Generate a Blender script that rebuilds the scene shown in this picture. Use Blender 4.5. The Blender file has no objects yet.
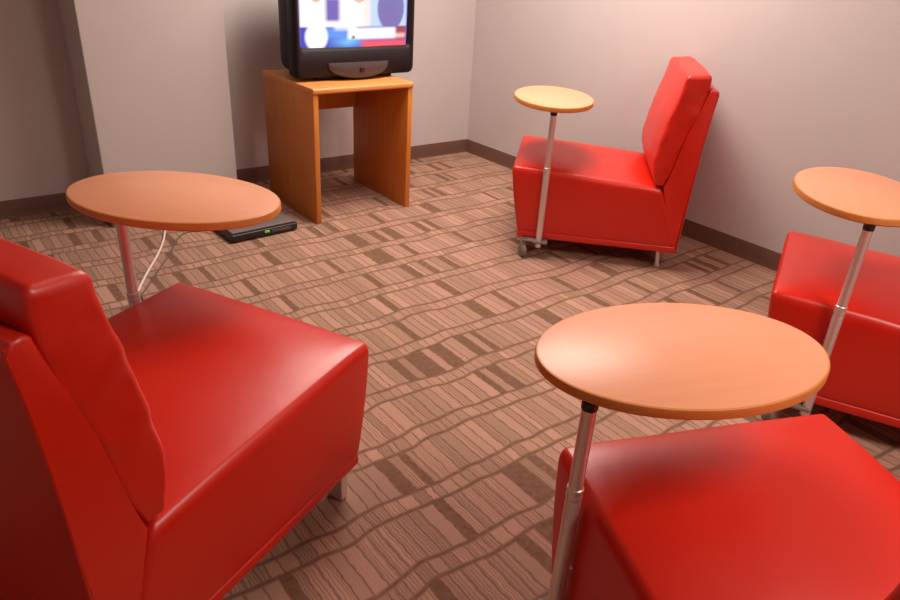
import bpy, bmesh, math, random
from math import sin, cos, pi, radians
from mathutils import Vector, Matrix, noise
random.seed(4)
scene = bpy.context.scene
COL = scene.collection

# ------------------------------------------------------------------ materials
def new_mat(name):
    m = bpy.data.materials.new(name); m.use_nodes = True
    nt = m.node_tree; b = nt.nodes['Principled BSDF']
    return m, nt, b
def N(nt, t, **kw):
    n = nt.nodes.new(t)
    for k, v in kw.items(): setattr(n, k, v)
    return n
def math_n(nt, op, a, b=None, c=None, clamp=False):
    n = N(nt, 'ShaderNodeMath', operation=op); n.use_clamp = clamp
    for i, v in enumerate((a, b, c)):
        if v is None: continue
        if isinstance(v, (int, float)): n.inputs[i].default_value = v
        else: nt.links.new(v, n.inputs[i])
    return n.outputs[0]
def mix_n(nt, fac, a, b, mode='MIX'):
    n = N(nt, 'ShaderNodeMix', data_type='RGBA', blend_type=mode)
    for i, v in ((0, fac), (6, a), (7, b)):
        if isinstance(v, (int, float)): n.inputs[i].default_value = v
        elif isinstance(v, tuple): n.inputs[i].default_value = (*v, 1)
        else: nt.links.new(v, n.inputs[i])
    return n.outputs[2]
def obj_coord(nt):
    return N(nt, 'ShaderNodeTexCoord').outputs['Object']
def noise_n(nt, vec, scale, detail=3, rough=.5):
    n = N(nt, 'ShaderNodeTexNoise'); n.inputs['Scale'].default_value = scale
    n.inputs['Detail'].default_value = detail; n.inputs['Roughness'].default_value = rough
    nt.links.new(vec, n.inputs['Vector']); return n.outputs['Fac']
def bump_n(nt, b, h, strength, dist):
    n = N(nt, 'ShaderNodeBump'); n.inputs['Strength'].default_value = strength; n.inputs['Distance'].default_value = dist
    nt.links.new(h, n.inputs['Height']); nt.links.new(n.outputs[0], b.inputs['Normal'])

def paint(name, c):
    m, nt, b = new_mat(name); co = obj_coord(nt)
    f = noise_n(nt, co, 3.0, 2)
    nt.links.new(mix_n(nt, f, tuple(x*.96 for x in c), tuple(min(1, x*1.04) for x in c)), b.inputs['Base Color'])
    b.inputs['Roughness'].default_value = .62
    bump_n(nt, b, noise_n(nt, co, 220, 2), .06, .002)
    return m
def plain(name, c, rough=.5, metal=0, spec=.5, bump=0, bscale=300):
    m, nt, b = new_mat(name); co = obj_coord(nt)
    f = noise_n(nt, co, 12.0, 2)
    nt.links.new(mix_n(nt, f, tuple(x*.94 for x in c), tuple(min(1, x*1.05) for x in c)), b.inputs['Base Color'])
    b.inputs['Roughness'].default_value = rough; b.inputs['Metallic'].default_value = metal
    b.inputs['Specular IOR Level'].default_value = spec
    if bump: bump_n(nt, b, noise_n(nt, co, bscale, 2), bump, .001)
    return m
def vinyl():
    m, nt, b = new_mat('red_vinyl'); co = obj_coord(nt)
    f = noise_n(nt, co, 5, 2)
    nt.links.new(mix_n(nt, f, VIN_A, VIN_B), b.inputs['Base Color'])
    b.inputs['Roughness'].default_value = .36
    b.inputs['Specular IOR Level'].default_value = .68
    h = math_n(nt, 'ADD', math_n(nt, 'MULTIPLY', noise_n(nt, co, 420, 2), .25), math_n(nt, 'MULTIPLY', noise_n(nt, co, 9, 2), 1.2))
    bump_n(nt, b, h, .22, .004)
    return m
def wood(name, a, bb, rough=.38, axis='X', scale=1.0):
    m, nt, b = new_mat(name); co = obj_coord(nt)
    mp = N(nt, 'ShaderNodeMapping'); nt.links.new(co, mp.inputs['Vector'])
    mp.inputs['Scale'].default_value = {'X': (1.5, 22, 22), 'Y': (22, 1.5, 22), 'Z': (22, 22, 1.5)}[axis]
    f = noise_n(nt, mp.outputs[0], 2.2*scale, 4, .55)
    g = noise_n(nt, mp.outputs[0], 9*scale, 3, .6)
    f2 = math_n(nt, 'ADD', math_n(nt, 'MULTIPLY', f, .7), math_n(nt, 'MULTIPLY', g, .3))
    r = N(nt, 'ShaderNodeValToRGB'); r.color_ramp.elements[0].position = .32; r.color_ramp.elements[1].position = .68
    r.color_ramp.elements[0].color = (*a, 1); r.color_ramp.elements[1].color = (*bb, 1)
    nt.links.new(f2, r.inputs[0]); nt.links.new(r.outputs[0], b.inputs['Base Color'])
    b.inputs['Roughness'].default_value = rough
    return m
def carpet():
    m, nt, b = new_mat('patterned_carpet'); co = obj_coord(nt)
    sp = N(nt, 'ShaderNodeSeparateXYZ'); nt.links.new(co, sp.inputs[0]); X, Y = sp.outputs[0], sp.outputs[1]
    def n1(sx, sy, det=1, off=0):
        c = N(nt, 'ShaderNodeCombineXYZ')
        nt.links.new(math_n(nt, 'MULTIPLY', X, sx), c.inputs[0]); nt.links.new(math_n(nt, 'MULTIPLY', Y, sy), c.inputs[1]); c.inputs[2].default_value = off
        return noise_n(nt, c.outputs[0], 1.0, det)
    # rows run across the room (X); their borders wander a little
    wob = math_n(nt, 'MULTIPLY', math_n(nt, 'SUBTRACT', n1(3.4, 1.5, 2), .5), .085)
    yy = math_n(nt, 'ADD', Y, wob)
    P = .243; NAR = .066
    t = math_n(nt, 'DIVIDE', math_n(nt, 'ADD', yy, 10*P - 1.222), P)
    row = math_n(nt, 'FLOOR', t); fr = math_n(nt, 'FRACT', t)
    k = NAR/P
    isnar = math_n(nt, 'LESS_THAN', fr, k)
    def near(v, w):
        d = math_n(nt, 'ABSOLUTE', math_n(nt, 'SUBTRACT', fr, v))
        return math_n(nt, 'SUBTRACT', 1.0, math_n(nt, 'DIVIDE', d, w), clamp=True)
    lines = math_n(nt, 'MAXIMUM', math_n(nt, 'MAXIMUM', near(0, .048), near(1, .048)), near(k, .048))
    lines = math_n(nt, 'MULTIPLY', lines, 1.3, clamp=True)
    rid = math_n(nt, 'ADD', math_n(nt, 'MULTIPLY', row, 7.31), math_n(nt, 'MULTIPLY', isnar, 3.77))
    # irregular cross blocks within each row
    xw = math_n(nt, 'ADD', X, math_n(nt, 'MULTIPLY', math_n(nt, 'SUBTRACT', n1(9, 14, 1, 3.3), .5), .007)); xw = math_n(nt, 'ADD', xw, math_n(nt, 'MULTIPLY', math_n(nt, 'SUBTRACT', n1(40, 34, 2, 7.1), .5), .011))
    def vor(scale, feat, o):
        v = N(nt, 'ShaderNodeTexVoronoi', voronoi_dimensions='1D', feature=feat); v.inputs['Scale'].default_value = 1
        w = math_n(nt, 'ADD', math_n(nt, 'MULTIPLY', xw, scale), math_n(nt, 'MULTIPLY', rid, 13.7+o))
        nt.links.new(w, v.inputs['W']); return v
    v1 = vor(27, 'F1', 0); e1 = vor(27, 'DISTANCE_TO_EDGE', 0)
    sc = N(nt, 'ShaderNodeSeparateColor'); nt.links.new(v1.outputs['Color'], sc.inputs[0])
    blk = math_n(nt, 'MULTIPLY', math_n(nt, 'GREATER_THAN', sc.outputs[0], .87), math_n(nt, 'SUBTRACT', 1.0, isnar))
    edge = math_n(nt, 'SUBTRACT', 1.0, math_n(nt, 'DIVIDE', e1.outputs['Distance'], .13), clamp=True)
    e2 = vor(105, 'DISTANCE_TO_EDGE', 5)
    rib = math_n(nt, 'SUBTRACT', 1.0, math_n(nt, 'DIVIDE', e2.outputs['Distance'], .30), clamp=True)
    ribamt = math_n(nt, 'MULTIPLY', rib, math_n(nt, 'ADD', .10, math_n(nt, 'MULTIPLY', math_n(nt, 'GREATER_THAN', sc.outputs[1], .45), .45)))
    dark = math_n(nt, 'MAXIMUM', math_n(nt, 'MULTIPLY', lines, .85), math_n(nt, 'MAXIMUM', math_n(nt, 'MULTIPLY', blk, .88), math_n(nt, 'MAXIMUM', math_n(nt, 'MULTIPLY', edge, .85), ribamt)))
    pile = math_n(nt, 'ADD', math_n(nt, 'MULTIPLY', noise_n(nt, co, 260, 2), .5), math_n(nt, 'MULTIPLY', noise_n(nt, co, 75, 3, .7), .6))
    base = mix_n(nt, sc.outputs[2], CARP_A, CARP_B)
    base = mix_n(nt, math_n(nt, 'MULTIPLY', pile, .35), base, CARP_D)
    brk = noise_n(nt, co, 48, 3, .6)
    dark = math_n(nt, 'MULTIPLY', dark, math_n(nt, 'ADD', .62, math_n(nt, 'MULTIPLY', brk, .8)), clamp=True)
    nt.links.new(mix_n(nt, dark, base, CARP_D), b.inputs['Base Color'])
    b.inputs['Roughness'].default_value = .95; b.inputs['Specular IOR Level'].default_value = .12
    h = math_n(nt, 'SUBTRACT', math_n(nt, 'MULTIPLY', pile, .5), dark)
    bump_n(nt, b, h, .35, .003)
    return m

VIN_A = (.60, .0100, .0004); VIN_B = (.68, .0150, .0008)
CARP_A = (.40, .255, .185); CARP_B = (.58, .350, .260); CARP_D = (.175, .095, .058)
M_VINYL = vinyl()
M_WALL = paint('grey_wall_paint', (.56, .525, .515))
M_CEIL = paint('white_ceiling', (.78, .77, .75))
M_BASE = plain('brown_vinyl_baseboard', (.155, .082, .058), .45)
M_FLOOR = carpet()
M_TOP = wood('tablet_laminate', (.80, .350, .195), (.85, .385, .205), .36, 'X')
M_EDGE = wood('tablet_edge_band', (.62, .22, .045), (.70, .27, .06), .4, 'X')
M_STAND = wood('stand_veneer', (.56, .185, .024), (.66, .235, .036), .42, 'Z', .6)
M_STANDTOP = wood('stand_top_veneer', (.68, .27, .07), (.78, .33, .10), .38, 'X', .6)
M_STEEL = plain('brushed_steel', (.80, .74, .70), .38, .72)
M_BLACK = plain('black_plastic', (.018, .015, .016), .38, 0, .5)
M_TVBODY = plain('tv_black_plastic', (.012, .007, .008), .55, 0, .25)
M_POD = plain('tv_dark_silver_plastic', (.075, .060, .060), .35, .2)
M_GREY = plain('caster_grey_rubber', (.22, .18, .165), .6)
M_BOXTOP = plain('box_grey_plastic', (.17, .14, .13), .5)
M_WHITE = plain('white_cord_plastic', (.78, .74, .70), .45)
M_GCORD = plain('grey_cord_plastic', (.13, .11, .10), .5)

# ------------------------------------------------------------------ helpers
def tag(o, label=None, cat=None, group=None, kind=None):
    for k, v in (('label', label), ('category', cat), ('group', group), ('kind', kind)):
        if v: o[k] = v
    return o
def build(name, bm, mats, parent=None, smooth=True, angle=40):
    me = bpy.data.meshes.new(name); bmesh.ops.recalc_face_normals(bm, faces=bm.faces)
    bm.to_mesh(me); bm.free()
    for m in (mats if isinstance(mats, (list, tuple)) else [mats]): me.materials.append(m)
    if smooth:
        me.polygons.foreach_set('use_smooth', [True]*len(me.polygons))
        me.set_sharp_from_angle(angle=radians(angle))
    o = bpy.data.objects.new(name, me); COL.objects.link(o)
    if parent: o.parent = parent
    return o
def empty(name, loc, rz=0):
    o = bpy.data.objects.new(name, None); COL.objects.link(o)
    o.location = loc; o.rotation_euler = (0, 0, rz); o.empty_display_size = .1
    return o
def add_box(bm, a, b, bev=0, seg=2):
    vs = [bm.verts.new((x, y, z)) for x in (a[0], b[0]) for y in (a[1], b[1]) for z in (a[2], b[2])]
    fs = [bm.faces.new([vs[i] for i in f]) for f in ((0,1,3,2),(4,6,7,5),(0,4,5,1),(2,3,7,6),(0,2,6,4),(1,5,7,3))]
    if bev:
        es = list({e for f in fs for e in f.edges})
        bmesh.ops.bevel(bm, geom=es, offset=bev, segments=seg, affect='EDGES', profile=.5)
    return bm
def box(a, b, bev=0, seg=2): return add_box(bmesh.new(), a, b, bev, seg)
def rbox(dims, n, r, fn=None):
    """rounded box of size dims centred on origin, evenly tessellated, then warped by fn"""
    bm = bmesh.new(); V = {}
    h = [d/2 for d in dims]; R = r if isinstance(r, (tuple, list)) else (r, r, r)
    def coords(k):
        c = []; m = n[k]; rr = R[k]
        e = [0, .25, .5, .75]
        for q in e: c.append(-h[k] + rr*q)
        for i in range(m+1): c.append(-h[k]+rr + (2*h[k]-2*rr)*i/m)
        for q in reversed(e): c.append(h[k]-rr*q)
        return c
    C = [coords(k) for k in range(3)]; L = [len(c)-1 for c in C]
    def vert(i, j, k):
        key = (i, j, k)
        if key in V: return V[key]
        p = [C[0][i], C[1][j], C[2][k]]
        inner = [max(-h[a]+R[a], min(h[a]-R[a], p[a])) for a in range(3)]
        d = [(p[a]-inner[a])/R[a] for a in range(3)]
        mx = max(abs(x) for x in d)
        ln = math.sqrt(sum(x*x for x in d))
        if ln > 1e-9: d = [x/ln*mx for x in d]
        q = Vector([inner[a]+d[a]*R[a] for a in range(3)])
        if fn: q = Vector(fn(q))
        V[key] = bm.verts.new(q); return V[key]
    def face(*ks): bm.faces.new([vert(*k) for k in ks])
    for i in range(L[0]):
        for j in range(L[1]):
            for k in (0, L[2]): face((i,j,k),(i+1,j,k),(i+1,j+1,k),(i,j+1,k))
    for i in range(L[0]):
        for k in range(L[2]):
            for j in (0, L[1]): face((i,j,k),(i+1,j,k),(i+1,j,k+1),(i,j,k+1))
    for j in range(L[1]):
        for k in range(L[2]):
            for i in (0, L[0]): face((i,j,k),(i,j+1,k),(i,j+1,k+1),(i,j,k+1))
    return bm
def prism_x(profile, x0, x1, bev=0, seg=3):
    bm = bmesh.new()
    A = [bm.verts.new((x0, y, z)) for y, z in profile]; B = [bm.verts.new((x1, y, z)) for y, z in profile]
    f1 = bm.faces.new(A); f2 = bm.faces.new(B); n = len(profile)
    for i in range(n): bm.faces.new((A[i], A[(i+1) % n], B[(i+1) % n], B[i]))
    if bev:
        es = list(f1.edges)+list(f2.edges)
        bmesh.ops.bevel(bm, geom=es, offset=bev, segments=seg, affect='EDGES', profile=.5)
    return bm
def lathe(bm, prof, seg=32, c=(0, 0), M=None):
    rings = []
    for r, z in prof:
        if r < 1e-6: rings.append([bm.verts.new((c[0], c[1], z))])
        else: rings.append([bm.verts.new((c[0]+r*cos(2*pi*i/seg), c[1]+r*sin(2*pi*i/seg), z)) for i in range(seg)])
    for a, b in zip(rings, rings[1:]):
        for i in range(seg):
            j = (i+1) % seg
            if len(a) == 1 and len(b) > 1: bm.faces.new((a[0], b[i], b[j]))
            elif len(b) == 1 and len(a) > 1: bm.faces.new((a[i], b[0], a[j]))
            elif len(a) > 1: bm.faces.new((a[i], b[i], b[j], a[j]))
    if M is not None: bmesh.ops.transform(bm, matrix=M, verts=[v for r in rings for v in r])
    return bm
def tube(bm, pts, r, seg=10):
    pts = [Vector(p) for p in pts]; rings = []; up = Vector((.13, .21, 1)).normalized()
    for i, p in enumerate(pts):
        t = (pts[min(i+1, len(pts)-1)]-pts[max(i-1, 0)]).normalized()
        a = t.cross(up); a = a.normalized() if a.length > 1e-3 else Vector((1, 0, 0)); b = t.cross(a).normalized()
        rings.append([bm.verts.new(p+a*r*cos(2*pi*k/seg)+b*r*sin(2*pi*k/seg)) for k in range(seg)])
    for A, B in zip(rings, rings[1:]):
        for k in range(seg): bm.faces.new((A[k], A[(k+1) % seg], B[(k+1) % seg], B[k]))
    bm.faces.new(rings[0]); bm.faces.new(rings[-1]); return bm
def spline(P, n=12):
    P = [Vector(p) for p in P]; out = []
    for i in range(len(P)-1):
        p0 = P[max(i-1, 0)]; p1 = P[i]; p2 = P[i+1]; p3 = P[min(i+2, len(P)-1)]
        for k in range(n):
            t = k/n
            out.append(.5*((2*p1)+(p2-p0)*t+(2*p0-5*p1+4*p2-p3)*t*t+(3*p1-p0-3*p2+p3)*t**3))
    out.append(P[-1]); return out
def interp(tab, t):
    for (a, va), (b, vb) in zip(tab, tab[1:]):
        if t <= b: 
            s = (t-a)/(b-a); return va+(vb-va)*max(0, min(1, s))
    return tab[-1][1]
def smooth_interp(tab, t):
    """Catmull-Rom through a table"""
    n = len(tab)
    for i in range(n-1):
        if t <= tab[i+1][0] or i == n-2:
            s = (t-tab[i][0])/(tab[i+1][0]-tab[i][0]); s = max(0, min(1, s))
            p0 = tab[max(i-1, 0)][1]; p1 = tab[i][1]; p2 = tab[i+1][1]; p3 = tab[min(i+2, n-1)][1]
            return .5*((2*p1)+(p2-p0)*s+(2*p0-5*p1+4*p2-p3)*s*s+(3*p1-p0-3*p2+p3)*s**3)

# ------------------------------------------------------------------ room
XR, YB, XL, YF, HC = 3.524, 4.286, -1.75, -2.0, 2.55
def struct(name, bm, m, smooth=False): return tag(build(name, bm, m, None, smooth), kind='structure')
struct('floor', box((XL-.1, YF-.1, -.1), (XR+.1, YB+.1, 0)), M_FLOOR)
struct('ceiling', box((XL-.1, YF-.1, HC), (XR+.1, YB+.1, HC+.1)), M_CEIL)
struct('wall_back', box((XL-.1, YB, 0), (XR+.1, YB+.1, HC)), M_WALL)
struct('wall_right', box((XR, YF-.1, 0), (XR+.1, YB, HC)), M_WALL)
struct('wall_left', box((XL-.1, YF-.1, 0), (XL, YB, HC)), M_WALL)
struct('wall_front', box((XL, YF-.1, 0), (XR, YF, HC)), M_WALL)
PX0, PX1, PY = .757, 1.47, 3.885
struct('wall_pillar', box((PX0, PY, 0), (PX1, YB, HC), .004), M_WALL)
def skirting(name, a, b, nrm):
    """cove base: vertical strip with rounded top from a to b, standing off the wall along nrm"""
    prof = [(0, 0), (.009, 0), (.006, .012), (.004, .03), (.004, .092), (.002, .099), (0, .1)]
    bm = bmesh.new(); a = Vector(a); b = Vector(b); n = Vector(nrm)
    A = [bm.verts.new(a+n*d+Vector((0, 0, z))) for d, z in prof]; B = [bm.verts.new(b+n*d+Vector((0, 0, z))) for d, z in prof]
    bm.faces.new(A); bm.faces.new(B); k = len(prof)
    for i in range(k): bm.faces.new((A[i], A[(i+1) % k], B[(i+1) % k], B[i]))
    struct(name, bm, M_BASE, True)
skirting('baseboard_right', (XR, YF, 0), (XR, YB, 0), (-1, 0, 0))
skirting('baseboard_back', (PX1, YB, 0), (XR, YB, 0), (0, -1, 0))
skirting('baseboard_back_left', (XL, YB, 0), (PX0, YB, 0), (0, -1, 0))
skirting('baseboard_pillar', (PX0, PY, 0), (PX1, PY, 0), (0, -1, 0))
skirting('baseboard_pillar_left', (PX0, PY, 0), (PX0, YB, 0), (-1, 0, 0))
skirting('baseboard_pillar_right', (PX1, PY, 0), (PX1, YB, 0), (1, 0, 0))
skirting('baseboard_left', (XL, YF, 0), (XL, YB, 0), (1, 0, 0))
skirting('baseboard_front', (XL, YF, 0), (XR, YF, 0), (0, 1, 0))

# ------------------------------------------------------------------ tablet chair
W = .714; HW = W/2; Y0 = .43           # local origin sits under the middle of the base
def yz(pts): return [(y+Y0, z) for y, z in pts]
SHELL_F = [(.10, -.815), (.15, -.795), (.30, -.745), (.44, -.700), (.516, -.725), (.60, -.742), (.697, -.762), (.82, -.800), (.918, -.826)]
CUSH_F = [(0, -.662), (.10, -.645), (.22, -.636), (.40, -.648), (.60, -.668), (.78, -.692), (1, -.712)]
CUSH_B = [(0, -.700), (.13, -.728), (.45, -.765), (.68, -.806), (.92, -.826), (1, -.822)]
def make_seat():
    D = .73
    def f(p):
        x, y, z = p; u = x/HW; v = (y+D/2)/D               # v 0 rear .. 1 front
        s = max(0.0, min(1.0, (z+.17)/.34)); v = max(0.0, min(1.0, v))                                    # 0 bottom .. 1 top
        zt = .434 + .042*v; zz = .12 + s*(zt-.12)
        yf = .060*s**1.1 + .006*sin(pi*s)
        yr = interp([(0, -.815), (.12, -.803), (.6, -.750), (1, -.70)], s)
        yy = yr+(yf-yr)*v
        crown = max(0, 1-abs(u)**2.6)*max(0, 1-abs(2*v-1)**3.0)
        if s > .5: zz += .036*crown*(s-.5)*2
        # side panels bow out very slightly, the front corners pull in a touch
        xx = x*(1+.010*sin(pi*min(1, max(0, s)))) 
        w = noise.noise(Vector((x*6, y*6, z*6)))*.0025
        return (xx, yy+Y0, zz+w*(s > .8))
    return rbox((W+.004, D, .34), (18, 18, 8), (.020, .020, .034), f)
def make_cushion():
    HC_ = .546
    def f(p):
        x, y, z = p; t = max(0.0, min(1.0, (z+HC_/2)/HC_)); q = (y+.05)/.10     # q 0 back .. 1 front
        u = x/(HW-.003)
        fr = smooth_interp(CUSH_F, t); bk = smooth_interp(CUSH_B, t)
        yy = bk+(fr-bk)*q
        puff = max(0, 1-abs(u)**3)*max(0, 1-abs(2*t-1)**2.4)
        if q > .5: yy += .026*puff*(q-.5)*2
        z0 = .444; zz = z0+t*HC_*(1.0) - .012*(q)*t
        zz += .012*max(0, 1-abs(u)**4)*max(0, (t-.8)/.2)
        n = noise.noise(Vector((x*9+3, yy*14, zz*13)))
        xx = x + (.006*n if abs(u) > .85 else 0)
        # puckers along the side gusset
        if abs(u) > .9: xx += math.copysign(.005*sin(zz*34+(yy+.7)*60+2.5*n)*(.4+.6*abs(n)*2), x)
        yy += .0035*noise.noise(Vector((x*7, zz*16, 9)))*(q > .5)
        return (xx, yy+Y0, zz)
    return rbox((W-.006, .10, HC_), (20, 3, 26), (.016, .016, .020), f)
def make_shell():
    bm = bmesh.new(); prof = []
    for z, y in SHELL_F: prof.append((y, z))
    prof += [(-.838, .926), (-.860, .924), (-.870, .908)]
    prof += [(-.864, .86), (-.856, .79), (-.847, .66), (-.839, .50), (-.836, .35), (-.831, .22), (-.826, .10)]
    bm.free()
    return prism_x(yz(prof), -HW, HW, .009, 3)
def make_seam_welt():
    # thin piping where side panel meets rear panel of the shell, both sides and across the top
    bm = bmesh.new(); r = .0035
    pts = [(-.826, .12), (-.835, .35), (-.843, .60), (-.857, .80), (-.868, .905)]
    for s in (-1, 1): tube(bm, spline([(s*(HW-.004), y+Y0, z) for y, z in pts], 6), r, 8)
    tube(bm, spline([(-HW+.004, -.866+Y0, .914), (0, -.864+Y0, .918), (HW-.004, -.866+Y0, .914)], 6), r, 8)
    return bm
def make_trim():
    def f(p):
        x, y, z = p; v = (y+.4365)/.873
        return (x, -.830+.832*v+Y0, .1175+z)
    return rbox((W+.005, .873, .042), (12, 14, 2), (.020, .020, .012), f)
def ellipse_slab(a, b, z0, z1, seg=96):
    bm = bmesh.new(); e = .005; t = z1-z0
    prof = [(-.004, z0), (0, z0+.004), (0, z1-e), (-.0015, z1-e*.3), (-e, z1)]
    rings = [[bm.verts.new(((a+d)*cos(2*pi*i/seg), (b+d)*sin(2*pi*i/seg), z)) for i in range(seg)] for d, z in prof]
    for A, B in zip(rings, rings[1:]):
        for i in range(seg):
            fa = bm.faces.new((A[i], A[(i+1) % seg], B[(i+1) % seg], B[i])); fa.material_index = 1
    bm.faces.new(rings[0]).material_index = 1; bm.faces.new(rings[-1]).material_index = 0
    return bm
PPX, PPY = -.392, -.120+Y0          # pole of the swivel tablet
def make_chair():
    root = empty('tablet_chair', (0, 0, 0))
    build('seat', make_seat(), M_VINYL, root, angle=60)
    build('base_trim', make_trim(), M_VINYL, root, angle=60)
    sh = build('back_shell', make_shell(), M_VINYL, root, angle=35)
    build('welt', make_seam_welt(), M_VINYL, sh)
    build('back_cushion', make_cushion(), M_VINYL, root, angle=60)
    # rear legs: round steel feet splayed outwards; front leg: flat steel block
    for s in (-1, 1):
        bm = bmesh.new()
        tube(bm, [(s*.300, -.745+Y0, .105), (s*.309, -.752+Y0, .010)], .0125, 16)
        tube(bm, [(s*.309, -.752+Y0, .012), (s*.310, -.753+Y0, 0)], .017, 16)
        build('leg', bm, M_STEEL, root)
    bm = box((.292, -.075+Y0, .0), (.345, -.045+Y0, .105), .004)
    build('leg', bm, M_STEEL, root)
    # caster under the tablet corner
    cst = build('caster', lathe(bmesh.new(), [(0, -.014), (.022, -.014), (.030, -.012), (.036, -.006), (.036, .006), (.030, .012), (.022, .014), (0, .014)], 28,
                M=Matrix.Translation((-.385, -.040+Y0, .036)) @ Matrix.Rotation(radians(28), 4, 'Z') @ Matrix.Rotation(pi/2, 4, 'X')), M_GREY, root)
    bm = bmesh.new(); lathe(bm, [(0, .072), (.012, .072), (.012, .100), (0, .100)], 16, (-.378, -.045+Y0))
    add_box(bm, (-.392, -.062+Y0, .068), (-.364, -.026+Y0, .076), .002)
    build('caster_fork', bm, M_GREY, cst)
    # steel arm that carries the pole out from under the seat
    bm = box((PPX-.012, PPY-.046, .086), (-.250, PPY+.034, .098), .003)
    add_box(bm, (-.398, PPY, .092), (-.300, -.032+Y0, .100), .002)
    build('arm_bracket', bm, M_GREY, root)
    pole = build('tablet_pole', lathe(bmesh.new(), [(0, .060), (.013, .060), (.0165, .064), (.0165, .470), (.0155, .473), (0, .473)], 28, (PPX, PPY)), M_STEEL, root)
    build('collar', lathe(bmesh.new(), [(.0165, .462), (.0174, .463), (.0178, .468), (.0168, .472), (.0168, .480), (.0178, .483), (.0174, .489), (.015, .491), (.014, .462)], 28, (PPX, PPY)), M_STEEL, pole)
    bm = bmesh.new(); tube(bm, [(PPX+.012, PPY, .262), (PPX+.036, PPY-.012, .262)], .0045, 12)
    lathe(bm, [(0, -.006), (.008, -.006), (.0095, 0), (.008, .006), (0, .006)], 16, M=Matrix.Translation((PPX+.038, PPY-.013, .262)) @ Matrix.Rotation(pi/2, 4, 'Y'))
    build('locking_pin', bm, M_STEEL, pole)
    # telescoping upper tube (z = 0 is its top, below the socket)
    up = build('upper_pole', lathe(bmesh.new(), [(0, -.36), (.0150, -.36), (.0150, -.020), (0, -.020)], 28), M_STEEL, root)
    build('socket', lathe(bmesh.new(), [(0, -.020), (.0158, -.020), (.0165, -.018), (.0165, -.001), (.018, 0), (0, .0)], 28), M_BLACK, up)
    top = build('tablet_top', ellipse_slab(.322, .214, 0, .024), [M_TOP, M_EDGE], root)
    return root
def copy_tree(o, parent=None):
    c = o.copy(); COL.objects.link(c); c.parent = parent
    for ch in list(o.children): copy_tree(ch, c)
    return c
# front-centre of base x, y, heading deg, tablet top z, tablet centre world x, y, tablet angle deg
CHAIRS = [
 (2.702, 2.750, 133.3, .795, 2.695, 2.596, 50.4, .955, (.013, 0, 0), 'whole red armless chair standing against the right wall, beyond the other chairs'),
 (.666, 1.712, 25.4, .759, .575, 2.034, -53.4, 1.015, (.014, .022, 0), 'red armless chair on the left, seen from behind, its oval tablet beyond the seat'),
 (1.295, .622, 67.7, .726, 1.183, .681, 157.4, 1.0, (.008, .028, 0), 'nearest red chair, at bottom right, only its seat showing below the largest tablet'),
 (2.535, 1.093, 114.9, .795, 2.502, .947, 32.0, .955, (.013, -.034, 0), 'red armless chair cut off by the right edge of the photo, its back unseen'),
]
proto = make_chair()
roots = []
for i, _c in enumerate(CHAIRS):
    roots.append(proto if i == 0 else copy_tree(proto))
for r, (x, y, h, tz, tx, ty, ta, tsc, pdx, lab) in zip(roots, CHAIRS):
    F = Vector((cos(radians(h)), sin(radians(h)), 0)); loc = Vector((x, y, 0)) - F*Y0; rz = radians(h-90)
    r.location = loc; r.rotation_euler = (0, 0, rz)
    tag(r, lab, 'chair', 'red tablet chairs')
    inv = (Matrix.Translation(loc) @ Matrix.Rotation(rz, 4, 'Z')).inverted()
    for ch in r.children:
        nm = ch.name.split('.')[0]
        if nm == 'tablet_top':
            p = inv @ Vector((tx, ty, tz-.024)); ch.location = p; ch.rotation_euler = (0, 0, radians(ta)-rz); ch.scale = (tsc, tsc, 1)
        elif nm == 'upper_pole':
            ch.location = (PPX+pdx[0], PPY+pdx[1], tz-.024+pdx[2])
        elif nm == 'tablet_pole': ch.location = (pdx[0], pdx[1], 0)

# ------------------------------------------------------------------ television stand
SX0, SX1, SY0, SY1, SH = 1.732, 2.366, 3.402, 4.030, .751
st = empty('television_stand', ((SX0+SX1)/2, (SY0+SY1)/2, 0))
tag(st, 'orange wood open stand with two side panels holding the television', 'stand')
cx, cy = (SX0+SX1)/2, (SY0+SY1)/2; hw, hd = (SX1-SX0)/2, (SY1-SY0)/2
build('side_panel', box((-hw, -hd, 0), (-hw+.030, hd, SH-.030), .002), M_STAND, st)
build('side_panel', box((hw-.030, -hd, 0), (hw, hd, SH-.030), .002), M_STAND, st)
build('back_panel', box((-hw+.030, hd-.035, SH-.250), (hw-.030, hd-.017, SH-.030), .001), M_STAND, st)
def top_fn(p): return (p[0], p[1]-.004, SH-.0155+p[2])
build('top_panel', rbox((2*hw+.008, 2*hd+.010, .031), (4, 4, 1), (.004, .012, .010), top_fn), M_STANDTOP, st)

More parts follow.
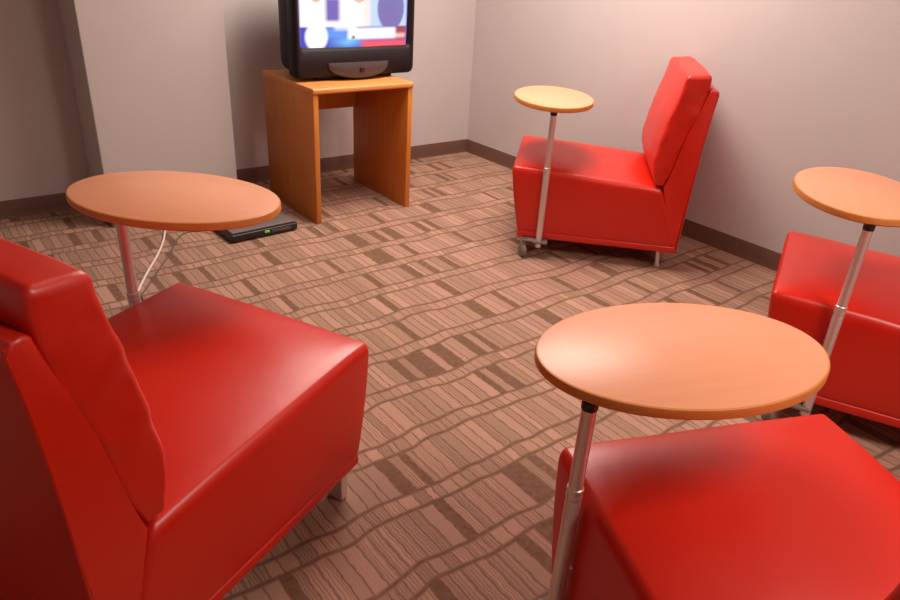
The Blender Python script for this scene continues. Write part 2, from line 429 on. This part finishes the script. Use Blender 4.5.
# ------------------------------------------------------------------ television
TW, TH, TYF = .768, .680, 3.58
tv = empty('television', (2.022, 0, SH)); tv.location = (TVX := 2.112, TYF, SH)
tag(tv, 'black tube television with a news picture showing, standing on the orange wood stand', 'television')
def body_fn(p):
    x, y, z = p; v = (y+.225)/.45                       # 0 front .. 1 rear
    s = 1-.42*max(0, (v-.30)/.70)**1.3
    return (x*s, .055+v*.43, .038+.5*(TH-.045)+(z)*(s if z > 0 else 1-.18*max(0, (v-.3)/.7)) )
build('housing', rbox((TW-.016, .45, TH-.06), (10, 12, 8), (.030, .030, .040), body_fn), M_TVBODY, tv)
SW, SHH, SZ0 = .690, .480, .172                          # picture width, height, sill
def bezel():
    bm = bmesh.new(); n = 16
    def ring(w, h, cz, r, y, bow=0):
        out = []
        for sx, sz, a0 in ((1, 1, 0), (-1, 1, 90), (-1, -1, 180), (1, -1, 270)):
            for i in range(n+1):
                a = radians(a0+90*i/n); px = sx*(w/2-r)+r*cos(a); pz = sz*(h/2-r)+r*sin(a)
                yb = y - bow*(1-(2*px/w)**2)
                out.append(bm.verts.new((px, yb, cz+pz)))
        return out
    cz = TH/2+.012; H = TH-.012
    R = [ring(TW-.030, H-.03, cz, .03, .105), ring(TW, H, cz, .035, .085), ring(TW, H, cz, .035, .020), ring(TW-.012, H-.012, cz, .033, .006, .010),
         ring(TW-.040, H-.034, cz, .030, 0, .016), ring(SW+.030, SHH+.030, SZ0+SHH/2, .024, .004, .014), ring(SW+.012, SHH+.012, SZ0+SHH/2, .020, .012, .010), ring(SW-.004, SHH-.004, SZ0+SHH/2, .016, .026, .010)]
    for A, B in zip(R, R[1:]):
        m = len(A)
        for i in range(m): bm.faces.new((A[i], A[(i+1) % m], B[(i+1) % m], B[i]))
    return bm
bz = build('bezel', bezel(), M_TVBODY, tv, angle=50)
def screen_mat():
    m = bpy.data.materials.new('lit_screen'); m.use_nodes = True; nt = m.node_tree
    b = nt.nodes['Principled BSDF']; b.inputs['Base Color'].default_value = (.02, .02, .02, 1); b.inputs['Roughness'].default_value = .25
    a = N(nt, 'ShaderNodeVertexColor', layer_name='picture')
    nt.links.new(a.outputs[0], b.inputs['Emission Color']); b.inputs['Emission Strength'].default_value = SCREEN_E
    return m
SCREEN_E = .85
def picture(u, v):
    """u 0..1 left to right, v 0..1 bottom to top: news bulletin of two blurred presenters over a caption band"""
    def box_(x0, x1, y0, y1, s=.012):
        def st(t): return max(0, min(1, .5+t/(2*s)))
        return st(u-x0)*st(x1-u)*st(v-y0)*st(y1-v)
    def ell_(cx, cy, rx, ry, s=.12):
        d = 1-math.hypot((u-cx)/rx, (v-cy)/ry); return max(0, min(1, .5+d/s))
    def mix(c, d, f): return tuple(a+(b-a)*f for a, b in zip(c, d))
    c = (.50, .66, .95)
    c = mix(c, (1, .93, .88), box_(-.1, .60, .20, 1.1, .02))
    c = mix(c, (.95, .97, 1.0), box_(-.1, .22, .25, 1.1, .05))
    c = mix(c, (1.0, .78, .72), box_(.56, .62, .20, .92, .02))
    # presenter left: cream jacket, violet shirt, head
    c = mix(c, (1, .95, .90), ell_(.27, .30, .26, .40)); c = mix(c, (.16, .12, .46), box_(.225, .345, .285, .52, .02))
    c = mix(c, (.72, .40, .30), ell_(.27, .72, .10, .17)); c = mix(c, (.25, .13, .09), ell_(.27, .84, .11, .09))
    c = mix(c, (.80, .45, .35), ell_(.52, .515, .05, .03)); c = mix(c, (.80, .45, .35), ell_(.145, .515, .04, .03))
    # presenter right: violet suit on pale blue
    c = mix(c, (.17, .16, .42), ell_(.83, .42, .135, .24)); c = mix(c, (.17, .15, .40), box_(.75, .90, .26, .5, .03))
    c = mix(c, (.70, .42, .34), ell_(.83, .74, .08, .14)); c = mix(c, (.13, .09, .09), ell_(.83, .84, .09, .08))
    # caption band
    if v < .26:
        k = max(0, min(1, (.235-v)/.02))
        band = (.05, .06, .50)
        band = mix(band, (.16, .58, 1.0), max(0, min(1, 1-abs(u-.42)/.20))*max(0, 1-abs(v-.06)/.09))
        band = mix(band, (.12, .35, .95), box_(.20, .42, .10, .22, .03)*.8)
        band = mix(band, (.85, .10, .14), box_(.55, 1.1, -.1, .075, .03)); band = mix(band, (.35, .05, .08), box_(.88, 1.1, .07, .24, .02))
        band = mix(band, (1, .55, .50), box_(.86, .99, .095, .14, .02))
        band = mix(band, (1, 1, 1), box_(.42, .88, .09, .21, .018)); band = mix(band, (1, .99, .97), box_(.30, .50, .19, .25, .02)*.7)
        band = mix(band, (1, 1, 1), ell_(.145, .12, .095, .15, .25)); band = mix(band, (.25, .25, .30), ell_(.47, .11, .018, .02, .5))
        c = mix(c, band, k)
    edge = min(u, 1-u, v+.02)/.02
    c = mix((.18, .12, .55), c, max(0, min(1, edge)))
    return tuple(x**1.0 for x in c)
def screen():
    bm = bmesh.new(); nx, nz = 110, 84; g = []
    for k in range(nz+1):
        for i in range(nx+1):
            u = i/nx; v = k/nz; x = (u-.5)*(SW-.002); z = SZ0+v*SHH
            g.append(bm.verts.new((x, .014+.030*((2*u-1)**2*.5+(2*v-1)**2*.25), z)))
    for k in range(nz):
        for i in range(nx): bm.faces.new((g[k*(nx+1)+i], g[k*(nx+1)+i+1], g[(k+1)*(nx+1)+i+1], g[(k+1)*(nx+1)+i]))
    o = build('screen', bm, screen_mat(), tv)
    ca = o.data.color_attributes.new('picture', 'FLOAT_COLOR', 'POINT')
    for vtx in o.data.vertices:
        u = vtx.co.x/(SW-.002)+.5; v = (vtx.co.z-SZ0)/SHH; ca.data[vtx.index].color = (*picture(u, v), 1)
    return o
screen()
# plinth under the housing and the half-moon control pod on the chin
def plinth_fn(p):
    x, y, z = p; return (x, .20+y, .020+z)
build('plinth', rbox((.50, .34, .040), (6, 6, 2), (.02, .02, .008), plinth_fn), M_TVBODY, tv)
def pod():
    bm = bmesh.new(); n = 28; rows = []
    for k in range(9):
        t = k/8; row = []
        for i in range(n+1):
            a = pi*i/n; w = .195*(1-.0*t); x = -w*cos(a)*(1-t*.0); zb = -.078*max(0.0, sin(a))**.8
            z = .092+zb*t+.004*(1-t); y = -.018+.012*(x/.195)**2 - .020*max(0.0, sin(a))*sin(pi*min(1, t*.55+.25))
            row.append(bm.verts.new((x, y, z)))
        rows.append(row)
    back = [bm.verts.new((v.co.x, .02, v.co.z)) for v in rows[-1]]; topb = [bm.verts.new((v.co.x, .02, v.co.z)) for v in rows[0]]
    def st(A, B):
        for i in range(n):
            try: bm.faces.new((A[i], A[i+1], B[i+1], B[i]))
            except ValueError: pass
    for A, B in zip(rows, rows[1:]): st(A, B)
    st(rows[-1], back); st(topb, rows[0])
    bmesh.ops.remove_doubles(bm, verts=bm.verts, dist=1e-5)
    return bm
pd = build('control_pod', pod(), M_POD, tv, angle=50)
build('power_button', lathe(bmesh.new(), [(0, 0), (.012, 0), (.014, .004), (.014, .016), (0, .016)], 24, M=Matrix.Translation((.0, -.050, .060)) @ Matrix.Rotation(-pi/2, 4, 'X')), M_BLACK, pd)

# ------------------------------------------------------------------ box on the floor, cords
bx = empty('cable_box', (1.395, 3.50, 0), radians(3))
tag(bx, 'low dark cable box with a small green light on the carpet beside the stand', 'cable box')
build('casing', rbox((.385, .285, .038), (4, 4, 2), (.008, .008, .006), lambda p: (p[0], p[1], .027+p[2])), M_BLACK, bx)
build('lid', rbox((.370, .262, .012), (4, 4, 1), (.006, .006, .004), lambda p: (p[0]+.002, p[1]+.006, .0505+p[2])), M_BOXTOP, bx)
mg, ntg, bg = new_mat('green_light'); bg.inputs['Base Color'].default_value = (.1, .5, .05, 1)
bg.inputs['Emission Color'].default_value = (.18, .7, .08, 1); bg.inputs['Emission Strength'].default_value = .25
build('indicator_light', box((-.005, -.146, .026), (.022, -.140, .038), .001), mg, bx)
build('display_window', box((.035, -.1445, .020), (.150, -.140, .036), .001), plain('smoked_window', (.10, .08, .075), .2), bx)
for sx in (-.165, .165):
    for sy in (-.115, .115): build('rubber_foot', lathe(bmesh.new(), [(0, 0), (.014, 0), (.014, .010), (0, .010)], 16, (sx, sy)), M_BLACK, bx)
wc = tube(bmesh.new(), spline([(.80, 2.50, .006), (.63, 2.74, .006), (.595, 2.90, .006), (.645, 3.020, .006), (.735, 3.190, .010), (.845, 3.390, .008), (.925, 3.560, .008), (.985, 3.710, .010), (1.060, 3.815, .008), (1.20, 3.850, .006), (1.46, 3.840, .006), (1.66, 3.90, .006)], 10), .0055, 10)
tag(build('power_cord', wc, M_WHITE), 'white cord running over the carpet behind the left chair', 'cord')
gc = tube(bmesh.new(), spline([(.86, 2.50, .004), (.67, 2.76, .004), (.645, 2.95, .004), (.700, 3.060, .004), (.800, 3.22, .004), (.905, 3.39, .004), (1.00, 3.56, .004), (1.07, 3.62, .004), (1.13, 3.60, .006), (1.188, 3.53, .022)], 10), .0035, 8)
tag(build('signal_cord', gc, M_GCORD), 'thin dark grey cord on the carpet just right of the white cord', 'cord')

# ------------------------------------------------------------------ ceiling lights
def troffer(x, y, w, l, power, col=(1, .84, .75)):
    ld = bpy.data.lights.new('ceiling_light', 'AREA'); ld.shape = 'RECTANGLE'; ld.size = w; ld.size_y = l
    ld.energy = power; ld.color = col
    o = bpy.data.objects.new('ceiling_light', ld); COL.objects.link(o); o.location = (x, y, HC-.01)
troffer(2.40, 2.75, 1.2, 1.2, 62)
troffer(1.9, -.55, .6, 1.2, 35)
wd = bpy.data.worlds.new('room_air'); scene.world = wd; wd.use_nodes = True
wd.node_tree.nodes['Background'].inputs[0].default_value = (.9, .75, .68, 1); wd.node_tree.nodes['Background'].inputs[1].default_value = 0

# ------------------------------------------------------------------ camera
F_PX, PITCH, ROLL, YAW, CH = 697.86, .465993, .061361, .677673, 1.446659
cd = bpy.data.cameras.new('camera'); cam = bpy.data.objects.new('camera', cd); COL.objects.link(cam); scene.camera = cam
cd.sensor_fit = 'HORIZONTAL'; cd.sensor_width = 36; cd.lens = 36*F_PX/900; cd.clip_start = .02
fwd = Vector((sin(YAW)*cos(PITCH), cos(YAW)*cos(PITCH), -sin(PITCH))); right = Vector((cos(YAW), -sin(YAW), 0)); up = right.cross(fwd)
r2 = cos(ROLL)*right+sin(ROLL)*up; u2 = -sin(ROLL)*right+cos(ROLL)*up
Mx = Matrix((r2, u2, -fwd)).transposed().to_4x4(); Mx.translation = (0, 0, CH); cam.matrix_world = Mx
vs = scene.view_settings; vs.view_transform = 'Standard'; vs.look = 'None'; vs.gamma = 1; vs.use_curve_mapping = False
vs.exposure = 0.42
